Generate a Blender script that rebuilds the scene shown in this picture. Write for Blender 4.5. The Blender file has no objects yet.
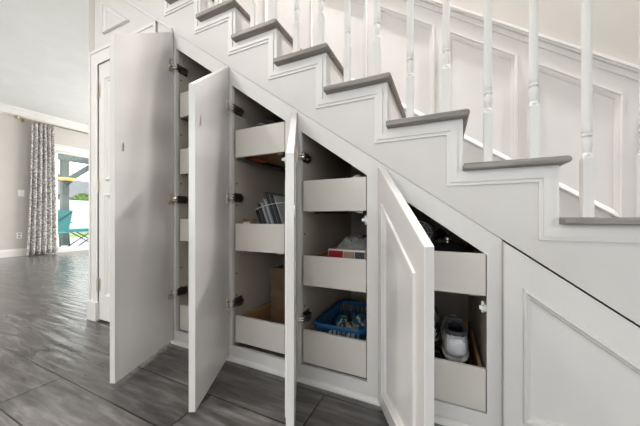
import bpy, bmesh, math, random
from mathutils import Vector, Matrix
random.seed(7)
C = bpy.context.scene.collection
R = math.radians
PI = math.pi

# ------------------------------------------------------------------ materials
def new_mat(name, rgb, rough=.5, metal=0., spec=.5, coat=0.):
    m = bpy.data.materials.new(name); m.use_nodes = True
    b = m.node_tree.nodes['Principled BSDF']
    b.inputs['Base Color'].default_value = (*rgb, 1)
    b.inputs['Roughness'].default_value = rough
    b.inputs['Metallic'].default_value = metal
    b.inputs['Specular IOR Level'].default_value = spec
    b.inputs['Coat Weight'].default_value = coat
    return m

def nodes(m):
    return m.node_tree.nodes, m.node_tree.links, m.node_tree.nodes['Principled BSDF']

def ramp(N, stops):
    r = N.new('ShaderNodeValToRGB')
    e = r.color_ramp.elements
    while len(e) < len(stops): e.new(.5)
    for k, (p, c) in enumerate(stops):
        e[k].position = p; e[k].color = (*c, 1)
    return r

def noisy(name, c0, c1, scale, rough=.5, stretch=(1, 1, 1), bump=0., metal=0., spec=.5, lo=.3, hi=.7, detail=4, coat=0.):
    m = new_mat(name, c0, rough, metal, spec, coat)
    N, L, b = nodes(m)
    tc = N.new('ShaderNodeTexCoord'); mp = N.new('ShaderNodeMapping')
    mp.inputs['Scale'].default_value = stretch
    nz = N.new('ShaderNodeTexNoise'); nz.inputs['Scale'].default_value = scale; nz.inputs['Detail'].default_value = detail
    rp = ramp(N, [(lo, c0), (hi, c1)])
    L.new(tc.outputs['Object'], mp.inputs['Vector']); L.new(mp.outputs[0], nz.inputs['Vector'])
    L.new(nz.outputs['Fac'], rp.inputs['Fac']); L.new(rp.outputs['Color'], b.inputs['Base Color'])
    if bump:
        bp = N.new('ShaderNodeBump'); bp.inputs['Strength'].default_value = bump; bp.inputs['Distance'].default_value = .004
        L.new(nz.outputs['Fac'], bp.inputs['Height']); L.new(bp.outputs[0], b.inputs['Normal'])
    return m

M = {}
M['white'] = noisy('white_paint', (.70, .675, .66), (.73, .705, .69), 6, .42, bump=.02)
M['stringer'] = noisy('white_wall_paint', (.62, .592, .578), (.65, .622, .608), 5, .5, bump=.03)
M['gloss'] = noisy('door_lacquer', (.69, .662, .645), (.72, .692, .675), 3, .22, bump=.01, coat=.25)
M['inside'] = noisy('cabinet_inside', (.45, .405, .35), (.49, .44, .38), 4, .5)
M['drawer'] = noisy('drawer_paint', (.63, .59, .545), (.66, .62, .575), 5, .38)
M['ply'] = noisy('plywood', (.30, .17, .08), (.42, .26, .13), 7, .55, stretch=(12, 1, 12))
M['greige'] = noisy('greige_wall', (.47, .435, .405), (.50, .465, .435), 3, .7, bump=.03)
M['greige_l'] = noisy('grey_wall_paint', (.50, .47, .44), (.53, .50, .47), 3, .7, bump=.03)
M['ceiling'] = noisy('ceiling_paint', (.74, .74, .73), (.78, .78, .77), 4, .8, bump=.05)
M['tread'] = noisy('grey_stained_wood', (.16, .14, .125), (.30, .27, .25), 5, .38, stretch=(1.2, 14, 14), bump=.03)
M['chrome'] = new_mat('nickel_metal', (.74, .69, .62), .32, 1.)
M['bronze'] = new_mat('dark_metal', (.24, .22, .20), .36, 1.)
M['brass'] = new_mat('aged_brass', (.45, .33, .18), .3, 1.)
M['black'] = noisy('black_plastic', (.012, .012, .013), (.022, .022, .024), 10, .35)
M['blackcloth'] = noisy('black_fabric', (.012, .012, .014), (.03, .03, .034), 60, .85, bump=.3)
M['catch'] = new_mat('white_plastic', (.82, .82, .80), .35)
M['hole'] = new_mat('dark_hole', (.02, .018, .016), .7)
M['orange'] = noisy('orange_plastic', (.55, .10, .03), (.65, .14, .04), 9, .4)
M['bag'] = noisy('brown_kraft_paper', (.11, .062, .032), (.17, .10, .055), 12, .8, bump=.5)
M['blue'] = noisy('blue_plastic', (.006, .07, .19), (.01, .09, .24), 8, .35)
M['red'] = noisy('red_print', (.26, .005, .018), (.36, .01, .03), 6, .35)
M['card'] = noisy('white_card', (.68, .65, .62), (.76, .73, .70), 8, .5)
M['tan'] = noisy('tan_suede', (.28, .19, .12), (.38, .27, .18), 30, .85, bump=.4)
M['kraftbox'] = noisy('tan_card', (.30, .22, .15), (.38, .28, .19), 10, .7)
M['shoe_w'] = noisy('shoe_mesh_grey', (.34, .35, .38), (.48, .49, .52), 90, .7, bump=.5)
M['shoe_l'] = noisy('shoe_white_rubber', (.62, .63, .66), (.74, .75, .78), 12, .45)
M['shoe_d'] = noisy('shoe_dark_lining', (.035, .035, .045), (.06, .06, .07), 70, .8, bump=.4)
M['grey1'] = noisy('grey_folder', (.16, .165, .175), (.22, .225, .235), 8, .45)
M['grey2'] = noisy('pale_grey_folder', (.36, .37, .385), (.44, .45, .465), 8, .45)
M['darkf'] = noisy('charcoal_folder', (.03, .032, .04), (.05, .052, .06), 8, .45)
M['bluef'] = noisy('blue_grey_folder', (.16, .22, .26), (.24, .30, .34), 8, .45)
M['cord'] = new_mat('white_cord', (.75, .75, .73), .6)
M['teal'] = noisy('teal_canvas', (.02, .24, .27), (.03, .32, .35), 40, .7, bump=.2)
M['tealmetal'] = new_mat('dark_green_metal', (.03, .07, .07), .4, .4)
M['pergola'] = noisy('green_grey_painted_wood', (.075, .105, .105), (.11, .14, .135), 6, .6, stretch=(8, 8, 1))
M['fence'] = noisy('pale_vinyl_fence', (.40, .44, .45), (.46, .50, .51), 4, .5)
M['roof'] = noisy('grey_roof_shingle', (.09, .10, .115), (.13, .14, .155), 8, .85)
M['stucco'] = noisy('pale_stucco', (.62, .60, .56), (.70, .68, .64), 8, .8)
M['hedge'] = noisy('green_leaves', (.06, .15, .02), (.16, .28, .05), 9, .7, bump=.5)
M['lawn'] = noisy('green_lawn', (.15, .25, .03), (.25, .36, .06), 5, .9, bump=.4)
M['patio'] = noisy('patio_concrete', (.42, .43, .44), (.52, .53, .54), 5, .8, bump=.1)
M['teal_pack'] = noisy('teal_foil', (.03, .12, .16), (.50, .58, .58), 26, .35, lo=.52, hi=.57)
M['print_pack'] = noisy('printed_packet', (.62, .57, .47), (.05, .06, .08), 34, .4, lo=.50, hi=.55)
M['clear_bag'] = noisy('crumpled_grey_bag', (.16, .16, .16), (.42, .41, .40), 16, .25, bump=.4)

def mat_floor():
    m = new_mat('grey_wood_look_plank', (.1, .09, .08), .3)
    N, L, b = nodes(m)
    tc = N.new('ShaderNodeTexCoord')
    mp = N.new('ShaderNodeMapping'); mp.inputs['Location'].default_value = (.47 + 1.2 * 8, .047 + .21 * 30, 0)
    L.new(tc.outputs['Object'], mp.inputs['Vector'])
    br = N.new('ShaderNodeTexBrick')
    br.offset = .37; br.offset_frequency = 2
    br.inputs['Scale'].default_value = 1; br.inputs['Brick Width'].default_value = 1.2; br.inputs['Row Height'].default_value = .21
    br.inputs['Mortar Size'].default_value = .0032; br.inputs['Mortar Smooth'].default_value = .1; br.inputs['Bias'].default_value = 0
    br.inputs['Color1'].default_value = (.0, .0, .0, 1); br.inputs['Color2'].default_value = (1, 1, 1, 1); br.inputs['Mortar'].default_value = (.5, .5, .5, 1)
    L.new(mp.outputs[0], br.inputs['Vector'])
    sep = N.new('ShaderNodeSeparateColor'); L.new(br.outputs['Color'], sep.inputs[0])
    off = N.new('ShaderNodeVectorMath'); off.operation = 'SCALE'; off.inputs[3].default_value = 7.3
    cmb = N.new('ShaderNodeCombineXYZ'); L.new(sep.outputs[0], cmb.inputs[0]); L.new(sep.outputs[0], cmb.inputs[2])
    L.new(cmb.outputs[0], off.inputs[0])
    add = N.new('ShaderNodeVectorMath'); add.operation = 'ADD'
    st = N.new('ShaderNodeMapping'); st.inputs['Scale'].default_value = (1.3, 9, 1)
    L.new(tc.outputs['Object'], st.inputs['Vector']); L.new(st.outputs[0], add.inputs[0]); L.new(off.outputs[0], add.inputs[1])
    n1 = N.new('ShaderNodeTexNoise'); n1.inputs['Scale'].default_value = 2.6; n1.inputs['Detail'].default_value = 8; n1.inputs['Roughness'].default_value = .62; n1.inputs['Distortion'].default_value = .3
    L.new(add.outputs[0], n1.inputs['Vector'])
    rp = ramp(N, [(.30, (.046, .041, .039)), (.50, (.100, .093, .091)), (.70, (.185, .176, .173))])
    L.new(n1.outputs['Fac'], rp.inputs['Fac'])
    hue = N.new('ShaderNodeHueSaturation'); L.new(rp.outputs['Color'], hue.inputs['Color'])
    mr = N.new('ShaderNodeMapRange'); mr.inputs['To Min'].default_value = .85; mr.inputs['To Max'].default_value = 1.15
    L.new(sep.outputs[0], mr.inputs['Value']); L.new(mr.outputs[0], hue.inputs['Value'])
    mx = N.new('ShaderNodeMix'); mx.data_type = 'RGBA'
    L.new(br.outputs['Fac'], mx.inputs[0]); L.new(hue.outputs['Color'], mx.inputs[6]); mx.inputs[7].default_value = (.018, .016, .015, 1)
    L.new(mx.outputs[2], b.inputs['Base Color'])
    b.inputs['Roughness'].default_value = .2; b.inputs['Specular IOR Level'].default_value = .6
    # hand scraped waves across each plank
    wv = N.new('ShaderNodeTexNoise'); wv.inputs['Scale'].default_value = 5; wv.inputs['Detail'].default_value = 1
    w2 = N.new('ShaderNodeMapping'); w2.inputs['Scale'].default_value = (.45, 4.5, 1); L.new(tc.outputs['Object'], w2.inputs['Vector']); L.new(w2.outputs[0], wv.inputs['Vector'])
    b1 = N.new('ShaderNodeBump'); b1.inputs['Strength'].default_value = .5; b1.inputs['Distance'].default_value = .012; L.new(wv.outputs['Fac'], b1.inputs['Height'])
    b2 = N.new('ShaderNodeBump'); b2.inputs['Strength'].default_value = .6; b2.inputs['Distance'].default_value = .003; b2.invert = True
    L.new(br.outputs['Fac'], b2.inputs['Height']); L.new(b1.outputs[0], b2.inputs['Normal'])
    L.new(b2.outputs[0], b.inputs['Normal'])
    return m
M['floor'] = mat_floor()

def mat_curtain():
    m = new_mat('patterned_curtain_cloth', (.6, .58, .56), .85)
    N, L, b = nodes(m)
    tc = N.new('ShaderNodeTexCoord'); mp = N.new('ShaderNodeMapping'); mp.inputs['Scale'].default_value = (.6, 1, 1)
    L.new(tc.outputs['Object'], mp.inputs['Vector'])
    nz = N.new('ShaderNodeTexNoise'); nz.inputs['Scale'].default_value = 9; nz.inputs['Detail'].default_value = 2; nz.inputs['Distortion'].default_value = 2.2
    vo = N.new('ShaderNodeTexVoronoi'); vo.inputs['Scale'].default_value = 12; vo.feature = 'DISTANCE_TO_EDGE'
    L.new(mp.outputs[0], nz.inputs['Vector']); L.new(mp.outputs[0], vo.inputs['Vector'])
    a = ramp(N, [(.46, (0, 0, 0)), (.54, (1, 1, 1))]); L.new(nz.outputs['Fac'], a.inputs['Fac'])
    v = ramp(N, [(.04, (1, 1, 1)), (.12, (0, 0, 0))]); L.new(vo.outputs['Distance'], v.inputs['Fac'])
    mx = N.new('ShaderNodeMix'); mx.data_type = 'RGBA'; mx.blend_type = 'DIFFERENCE'; mx.inputs[0].default_value = 1
    L.new(a.outputs['Color'], mx.inputs[6]); L.new(v.outputs['Color'], mx.inputs[7])
    col = ramp(N, [(.1, (.30, .28, .28)), (.9, (.78, .76, .74))]); L.new(mx.outputs[2], col.inputs['Fac'])
    L.new(col.outputs['Color'], b.inputs['Base Color'])
    return m
M['curtain'] = mat_curtain()

def mat_glass():
    m = bpy.data.materials.new('clear_glass'); m.use_nodes = True
    N, L = m.node_tree.nodes, m.node_tree.links
    N.clear()
    o = N.new('ShaderNodeOutputMaterial'); t = N.new('ShaderNodeBsdfTransparent'); t.inputs[0].default_value = (.96, .985, .98, 1)
    g = N.new('ShaderNodeBsdfGlossy'); g.inputs['Roughness'].default_value = .02
    mx = N.new('ShaderNodeMixShader'); mx.inputs[0].default_value = .06
    L.new(t.outputs[0], mx.inputs[1]); L.new(g.outputs[0], mx.inputs[2]); L.new(mx.outputs[0], o.inputs[0])
    return m
M['glass'] = mat_glass()

def emit(name, rgb, st):
    m = new_mat(name, rgb, .5); b = m.node_tree.nodes['Principled BSDF']
    b.inputs['Emission Color'].default_value = (*rgb, 1); b.inputs['Emission Strength'].default_value = st
    return m
M['amber'] = emit('glowing_amber_glass', (1., .50, .14), 1.1)
M['lamp'] = emit('lit_diffuser', (1., .93, .85), 3.)  # glow for the lenses of the added ceiling lights

# ------------------------------------------------------------------ mesh builder
class MB:
    def __init__(self): self.v = []; self.f = []
    def add(self, vs, fs, mat=None):
        o = len(self.v)
        for p in vs:
            p = Vector(p)
            self.v.append(mat @ p if mat is not None else p)
        self.f += [tuple(o + i for i in f) for f in fs]
        return self
    def box(self, x0, x1, y0, y1, z0, z1, mat=None):
        vs = [(x0, y0, z0), (x1, y0, z0), (x1, y1, z0), (x0, y1, z0), (x0, y0, z1), (x1, y0, z1), (x1, y1, z1), (x0, y1, z1)]
        return self.add(vs, [(0, 3, 2, 1), (4, 5, 6, 7), (0, 1, 5, 4), (1, 2, 6, 5), (2, 3, 7, 6), (3, 0, 4, 7)], mat)
    def prism(self, poly, a0, a1, ax='y', mat=None):
        # poly in the two other axes (x,z) for y; (y,z) for x; (x,y) for z
        def p3(p, a):
            return {'y': (p[0], a, p[1]), 'x': (a, p[0], p[1]), 'z': (p[0], p[1], a)}[ax]
        n = len(poly)
        vs = [p3(p, a0) for p in poly] + [p3(p, a1) for p in poly]
        fs = [tuple(range(n)), tuple(range(2 * n - 1, n - 1, -1))] + [(i, n + i, n + (i + 1) % n, (i + 1) % n) for i in range(n)]
        return self.add(vs, fs, mat)
    def loops(self, rings, cap0=True, cap1=True, close=False, mat=None):
        n = len(rings[0]); vs = [p for r in rings for p in r]; fs = []
        k = len(rings)
        for j in range(k if close else k - 1):
            a, b = j * n, ((j + 1) % k) * n
            fs += [(a + i, a + (i + 1) % n, b + (i + 1) % n, b + i) for i in range(n)]
        if not close:
            if cap0: fs.append(tuple(range(n - 1, -1, -1)))
            if cap1: fs.append(tuple(range((k - 1) * n, k * n)))
        return self.add(vs, fs, mat)
    def lathe(self, prof, c=(0, 0, 0), n=16, mat=None, cap=True):
        rings = [[(c[0] + r * math.cos(2 * PI * i / n), c[1] + r * math.sin(2 * PI * i / n), c[2] + z) for i in range(n)] for r, z in prof]
        return self.loops(rings, cap, cap, mat=mat)
    def tube(self, pts, r, n=8, cap=True, closed=False):
        pts = [Vector(p) for p in pts]; rings = []
        rr = r if isinstance(r, (list, tuple)) else [r] * len(pts)
        for i, p in enumerate(pts):
            if closed: t = (pts[(i + 1) % len(pts)] - pts[i - 1])
            else: t = (pts[min(i + 1, len(pts) - 1)] - pts[max(i - 1, 0)])
            t.normalize()
            up = Vector((0, 0, 1)) if abs(t.z) < .9 else Vector((1, 0, 0))
            a = t.cross(up).normalized(); b = a.cross(t)
            rings.append([tuple(p + a * rr[i] * math.cos(2 * PI * k / n) + b * rr[i] * math.sin(2 * PI * k / n)) for k in range(n)])
        return self.loops(rings, cap, cap, close=closed)
    def ball(self, c, r, n=12, m=8, mat=None):
        if not isinstance(r, (list, tuple)): r = (r, r, r)
        rings = []
        for j in range(m + 1):
            t = PI * (j + .02) / (m + .04)
            rings.append([(c[0] + r[0] * math.sin(t) * math.cos(2 * PI * i / n), c[1] + r[1] * math.sin(t) * math.sin(2 * PI * i / n), c[2] - r[2] * math.cos(t)) for i in range(n)])
        return self.loops(rings, mat=mat)

def wloc(o):
    l = Vector((0, 0, 0))
    while o is not None: l += o.location; o = o.parent
    return l

def tag(o, label=None, cat=None, group=None, kind=None):
    if label: o['label'] = label
    if cat: o['category'] = cat
    if group: o['group'] = group
    if kind: o['kind'] = kind
    return o

def obj(name, mb, mat, parent=None, smooth=False, bevel=0., segs=2, loc=None, rotz=0., world=True, sub=0):
    """one mesh object; with world=True the vertices are given in world space"""
    me = bpy.data.meshes.new(name)
    o = bpy.data.objects.new(name, me); C.objects.link(o)
    off = Vector((0, 0, 0))
    if parent is not None:
        o.parent = parent
        if loc is None and world: off = wloc(parent)
    if loc is not None: o.location = loc; o.rotation_euler = (0, 0, rotz)
    bm = bmesh.new()
    vs = [bm.verts.new(v - off) for v in mb.v]
    for f in mb.f:
        try: bm.faces.new([vs[i] for i in f])
        except ValueError: pass
    bmesh.ops.recalc_face_normals(bm, faces=bm.faces[:])
    bm.to_mesh(me); bm.free()
    me.materials.append(M[mat] if isinstance(mat, str) else mat)
    if smooth:
        me.polygons.foreach_set('use_smooth', [True] * len(me.polygons))
        if smooth == 'auto': me.set_sharp_from_angle(angle=R(35))
    if bevel:
        b = o.modifiers.new('bevel', 'BEVEL'); b.width = bevel; b.segments = segs; b.limit_method = 'ANGLE'; b.angle_limit = R(35)
    if sub:
        s = o.modifiers.new('sub', 'SUBSURF'); s.levels = sub; s.render_levels = sub
    return o

def empty(name, loc, label, cat, group=None):
    o = bpy.data.objects.new(name, None); C.objects.link(o); o.location = loc
    o.empty_display_size = .05
    return tag(o, label, cat, group)

def struct(name, mb, mat, label=None, **k):
    o = obj(name, mb, mat, **k); o['kind'] = 'structure'
    if label: o['label'] = label
    return o

def B(*a, **k): return MB().box(*a, **k)

def inset(poly, d):
    """inset a convex polygon (counter-clockwise, in x,z) by d (a number, or one per edge i -> i+1)"""
    n = len(poly); d = [d] * n if not isinstance(d, (list, tuple)) else d
    L = []
    for i in range(n):
        a, b = Vector(poly[i]), Vector(poly[(i + 1) % n]); t = (b - a).normalized(); nn = Vector((-t.y, t.x))
        L.append((a + nn * d[i], t))
    out = []
    for i in range(n):
        (p, t), (q, s) = L[i - 1], L[i]
        den = t.x * s.y - t.y * s.x
        k = ((q.x - p.x) * s.y - (q.y - p.y) * s.x) / den
        out.append((p.x + t.x * k, p.y + t.y * k))
    return out

def panel_slab(poly, margins, y_back, y_face, s=1.):
    """a frame-and-panel slab: flat rails, raised bead, sunken field; face looks towards -y"""
    r0 = poly
    r1 = inset(poly, .0025)
    a = inset(poly, margins)
    rings = [[(x, y_back, z) for x, z in r0], [(x, y_face + .0025, z) for x, z in r0], [(x, y_face, z) for x, z in r1], [(x, y_face, z) for x, z in a]]
    for d, y in [(.003, -.006), (.009, -.007), (.013, -.001), (.018, .001), (.022, .009), (.030, .010)]:
        q = inset(a, d * s)
        rings.append([(x, y_face + y, z) for x, z in q])
    return MB().loops(rings)

def mould_ring(poly, y_wall, s=1., k=1.):
    """picture-frame moulding on a wall whose face is y_wall (towards -y)"""
    rings = []
    for d, y in [(0, .002), (0, -.008), (.004, -.014), (.010, -.014), (.014, -.009), (.022, -.007), (.030, -.003), (.032, .002)]:
        q = inset(poly, d * s) if d else poly
        rings.append([(x, y_wall + (y * k if y < 0 else y), z) for x, z in q])
    return MB().loops(rings, close=True)

# ------------------------------------------------------------------ numbers of the stairs
RISE, Z0 = .1905, .78
LEFT = {0: .335, 1: .063, 2: -.208, 3: -.478, 4: -.743, 5: -1.007, 6: -1.267}
for k in range(7, 12): LEFT[k] = LEFT[k - 1] - .265
for k in range(-1, -4, -1): LEFT[k] = LEFT[k + 1] + .272
KS = sorted(LEFT)
TZ = {k: Z0 + RISE * k for k in KS}
YW, YF = -.004, .95            # face of the stringer wall, face of the wall beyond the stairs
XE = -2.465                     # free end of the stringer wall
def zt(x): return .838 - .72 * x       # top edge of the cabinet fronts
def zo(x): return .747 - .72 * x       # sloped head of the openings
FZ = .008                      # floor surface
CEIL = 2.93

# ------------------------------------------------------------------ the room
struct('floor', B(-7.75, 3.3, -4.1, 4.6, -.1, FZ), 'floor', 'dark grey wood-look plank floor')
struct('ceiling', MB().box(-7.75, 3.3, -4.1, -.1, CEIL, CEIL + .15).box(-7.75, XE - .0, -.1, 4.6, CEIL, CEIL + .15), 'ceiling', 'smooth white ceiling')

# stringer wall: stepped top, sloped bottom over the cabinets, a door hole at the left
poly = []
x_end = LEFT[-3] + .272
poly.append((x_end, 0)); 
zs = TZ[-3] - .022
poly.append((x_end, zs)) if zs > 0 else None
for k in range(-3, 12):
    z = TZ[k] - .022
    poly.append((LEFT[k], z))
    if k < 11: poly.append((LEFT[k], TZ[k + 1] - .022))
poly.append((XE, TZ[11] - .022)); poly.append((XE, 0)); poly.append((-2.335, 0)); poly.append((-2.335, 1.920))
poly.append((-1.768, 1.920)); poly.append((-1.768, 0)); poly.append((-1.512, 0)); poly.append((-1.512, zt(-1.512))); poly.append((.838 / .72, 0))
struct('wall_stair_side', MB().prism(poly, YW, .06), 'stringer', 'white stair side wall with stepped top')
struct('wall_return', B(XE, XE + .1, .06, 4.6, 0, CEIL), 'greige_l', 'greige wall running back beside the stairs')
struct('wall_beyond_stairs', B(XE + .1, 3.3, YF, YF + .1, 0, 5.2), 'greige', 'greige wall beyond the stairs')
struct('wall_stairwell', MB().box(XE - .1, XE, -.1, YF + .1, CEIL + .15, 5.2).box(XE, 3.3, -.2, -.1, CEIL + .15, 5.2), 'greige', 'upper stairwell walls')
struct('ceiling_stairwell', B(XE - .1, 3.3, -.2, YF + .1, 5.2, 5.3), 'ceiling', 'stairwell ceiling')

XL = -7.65
WX0, WX1, WZ0, WZ1 = -1.7, 1.9, .55, 2.45
DY0, DY1, DZ0, DZ1 = 1.70, 3.60, .06, 2.24      # opening of the sliding glass door
w = MB().box(XL - .15, XL, -4.1, DY0, 0, CEIL).box(XL - .15, XL, DY1, 4.6, 0, CEIL).box(XL - .15, XL, DY0, DY1, DZ1, CEIL)
struct('wall_left', w, 'greige_l', 'greige wall with the sliding glass door')
struct('wall_back', MB().box(XL, -6.6, 4.5, 4.6, 0, CEIL).box(-3.2, XE, 4.5, 4.6, 0, CEIL).box(-6.6, -3.2, 4.5, 4.6, 0, WZ0).box(-6.6, -3.2, 4.5, 4.6, WZ1, CEIL), 'greige_l')
# wall behind the camera and right wall, each with an added, unseen window opening
WX0, WX1, WZ0, WZ1 = -1.7, 1.9, .55, 2.45
struct('wall_rear', MB().box(XL, -6.8, -4.1, -4.0, 0, CEIL).box(-3.4, WX0, -4.1, -4.0, 0, CEIL).box(-6.8, -3.4, -4.1, -4.0, 0, WZ0).box(-6.8, -3.4, -4.1, -4.0, WZ1, CEIL).box(WX1, 3.3, -4.1, -4.0, 0, CEIL).box(WX0, WX1, -4.1, -4.0, 0, WZ0).box(WX0, WX1, -4.1, -4.0, WZ1, CEIL), 'greige_l')
RY0, RY1 = -3.3, -1.5
struct('wall_right', MB().box(3.2, 3.3, -4.0, RY0, 0, 5.2).box(3.2, 3.3, RY1, YF, 0, 5.2).box(3.2, 3.3, RY0, RY1, 0, WZ0).box(3.2, 3.3, RY0, RY1, WZ1, 5.2), 'greige_l')

def window_frame(name, mb, glass):
    o = struct(name, mb, 'white', bevel=.003)
    obj('glass_pane', glass, 'glass', o)
    return o
f = MB()
for x in (WX0, (WX0 + WX1) / 2 - .03, WX1 - .06): f.box(x, x + .06, -4.08, -4.0, WZ0, WZ1)
f.box(WX0, WX1, -4.08, -4.0, WZ0, WZ0 + .06).box(WX0, WX1, -4.08, -4.0, WZ1 - .06, WZ1)
window_frame('added_window_1', f, B(WX0, WX1, -4.05, -4.044, WZ0, WZ1))  # unseen window, added to bring fill daylight from behind the camera
f = MB()
for y in (RY0, RY1 - .06): f.box(3.22, 3.28, y, y + .06, WZ0, WZ1)
f.box(3.22, 3.28, RY0, RY1, WZ0, WZ0 + .06).box(3.22, 3.28, RY0, RY1, WZ1 - .06, WZ1)
window_frame('added_window_2', f, B(3.246, 3.252, RY0, RY1, WZ0, WZ1))  # unseen side window, added to carry fill from the right

for nm, xa_, xb_, ya_ in (('added_window_3', -6.8, -3.4, -4.08), ('added_window_4', -6.6, -3.2, 4.52)):  # both unseen, added to raise the ambient light of the left room
    f = MB()
    for x in (xa_, (xa_ + xb_) / 2 - .03, xb_ - .06): f.box(x, x + .06, ya_, ya_ + .06, WZ0, WZ1)
    f.box(xa_, xb_, ya_, ya_ + .06, WZ0, WZ0 + .06).box(xa_, xb_, ya_, ya_ + .06, WZ1 - .06, WZ1)
    window_frame(nm, f, B(xa_, xb_, ya_ + .027, ya_ + .033, WZ0, WZ1))
# crown moulding and baseboard of the far left wall, casing of the sliding door
def crown_prof(h=.165, d=.13): return [(0, 0), (.012, 0), (.014, .02), (.03, .032), (.045, .07), (.085, .115), (.105, .13), (.11, .145), (d, .150), (d, h), (0, h)]
struct('trim_1', MB().prism([(XL + a, CEIL - .165 + b) for a, b in crown_prof()], -4.0, 4.5, 'y'), 'white', 'white crown moulding')
struct('trim_2', MB().prism([(4.5 - a, CEIL - .165 + b) for a, b in crown_prof()], XL, XE, 'x'), 'white')
bp = [(0, 0), (.018, 0), (.018, .11), (.012, .125), (.010, .14), (.004, .15), (0, .15)]
mb = MB().prism([(XL + a, FZ + b) for a, b in bp], -4.0, DY0 - .08, 'y').prism([(XL + a, FZ + b) for a, b in bp], DY1 + .08, 4.5, 'y')
struct('baseboard_left', mb, 'white', 'white baseboard of the far left wall')

d = MB()
d.box(XL - .1, XL - .02, DY0, DY0 + .04, DZ0, DZ1).box(XL - .1, XL - .02, DY1 - .06, DY1, DZ0, DZ1)
d.box(XL - .1, XL - .02, DY0, DY1, DZ1 - .04, DZ1).box(XL - .1, XL - .02, DY0, DY1, DZ0, DZ0 + .06)
d.box(XL - .09, XL - .03, 2.74, 2.80, DZ0, DZ1)
d.box(XL - .15, XL, DY0, DY1, 0, DZ0)
dr = struct('door_2', d, 'white', 'white framed sliding glass patio door', bevel=.003)
obj('glass_pane', B(XL - .063, XL - .057, DY0 + .05, DY1 - .05, DZ0 + .05, DZ1 - .06), 'glass', dr)
struct('trim_3', MB().box(XL, XL + .02, DY0 - .09, DY1 + .09, DZ1, DZ1 + .10).box(XL, XL + .035, DY0 - .12, DY1 + .12, DZ1 + .10, DZ1 + .135).box(XL, XL + .02, DY0 - .09, DY0, 0, DZ1).box(XL, XL + .02, DY1, DY1 + .09, 0, DZ1),
       'white', 'white casing round the sliding door', bevel=.004)

# closet door left of the cabinets with mitred casing
def casing(x0, x1, zh, w, yf, ty):
    mb = MB()
    for lay in ((0, w, ty), (.0, .022, ty + .007), (w * .78, w, ty + .003)):
        a, b, t = lay
        o = w - b; i = w - a       # distances outwards from the opening
        mb.prism([(x0 - i, 0.0), (x0 - o, 0.0), (x0 - o, zh + o), (x0 - i, zh + i)], yf - t, yf)
        mb.prism([(x1 + o, 0.0), (x1 + i, 0.0), (x1 + i, zh + i), (x1 + o, zh + o)], yf - t, yf)
        mb.prism([(x0 - i, zh + i), (x0 - o, zh + o), (x1 + o, zh + o), (x1 + i, zh + i)], yf - t, yf)
    return mb
struct('trim_4', casing(-2.335, -1.768, 1.920, .110, YW, .008), 'white', 'mitred white casing of the closet door', bevel=.002)
struct('trim_5', MB().box(-2.450, -2.330, YW - .024, YW, FZ, .15), 'white', 'plinth block of the casing', bevel=.004)
dm = MB().box(-2.3345, -1.7685, -.004, .035, FZ + .012, 1.9185)
o = struct('door_1', dm, 'white', 'closed white panelled closet door', bevel=.003)
for z0_, z1_ in ((.2, .95), (1.05, 1.80)):
    obj('raised_panel', mould_ring([(-2.24, z0_), (-1.86, z0_), (-1.86, z1_), (-2.24, z1_)], -.004, .9), 'white', o)
for z in (.28, 1.01, 1.72):
    h = obj('hinge', MB().lathe([(.006, -.045), (.006, .045)], (-2.335, -.013, z), 10).box(-2.332, -2.308, -.006, -.003, z - .045, z + .045), 'chrome', o)
struct('trim_6', MB().box(XE, -2.395, YW - .003, YW, 2.034, TZ[10] - .05), 'greige_l')

# wainscot triangle and sloping trim above the closet door
struct('trim_7', mould_ring([(-2.262, 2.125), (-1.945, 2.125), (-2.262, 2.352)], YW, .9, 1.3), 'white', 'triangular white wainscot moulding above the closet door')
mb = MB()
x0, x1 = -2.42, -1.512
mb.prism([(x0, zt(x0) - .0), (x1, zt(x1) - .0), (x1, zt(x1) + .018), (x0, zt(x0) + .018)], YW - .010, YW)
struct('trim_8', mb, 'white', 'sloping white trim strip above the closet door', bevel=.002)

# stepped skirt moulding under the treads
def step_band(d0, d1, t):
    mb = MB()
    P = []
    for k in range(-3, 12):
        P.append((LEFT[k] + .0, TZ[k] - .022))
        if k < 11: P.append((LEFT[k], TZ[k + 1] - .022))
    for a, b in zip(P[:-1], P[1:]):
        q = [(a[0] - d0, a[1] - d0), (b[0] - d0, b[1] - d0), (b[0] - d1, b[1] - d1), (a[0] - d1, a[1] - d1)]
        mb.prism(q, YW - t, YW)
    return mb
mb = step_band(0, .018, .006)
for a in ((.018, .040, .011), (.040, .052, .006)):
    q = step_band(*a); mb.add(q.v, q.f)
struct('trim_9', mb, 'white', 'stepped white skirt moulding under the stair treads')

# chair rail, wainscot and panels on the wall beyond the stairs
sl = .704
def band(x0, x1, c0, c1, y0, y1): return MB().prism([(x0, c0 - sl * x0), (x1, c0 - sl * x1), (x1, c1 - sl * x1), (x0, c1 - sl * x0)], y0, y1)
struct('wall_wainscot', band(XE + .1, 3.2, .2, 2.20, YF - .006, YF), 'white', 'white wainscot beyond the stairs')
mb = MB()
for c0, c1, t in ((2.197, 2.212, .020), (2.212, 2.236, .012), (2.236, 2.248, .026), (2.248, 2.267, .034)):
    q = band(XE + .1, 3.2, c0, c1, YF - t, YF); mb.add(q.v, q.f)
struct('trim_10', mb, 'white', 'sloping white chair rail beyond the stairs')
mb = MB(); q = band(XE + .1, 3.2, .2, 1.30, YF - .014, YF); mb.add(q.v, q.f); q = band(XE + .1, 3.2, 1.30, 1.316, YF - .010, YF); mb.add(q.v, q.f)
struct('trim_11', mb, 'white', 'white skirt board along the far side of the stairs')
n = 12
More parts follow.
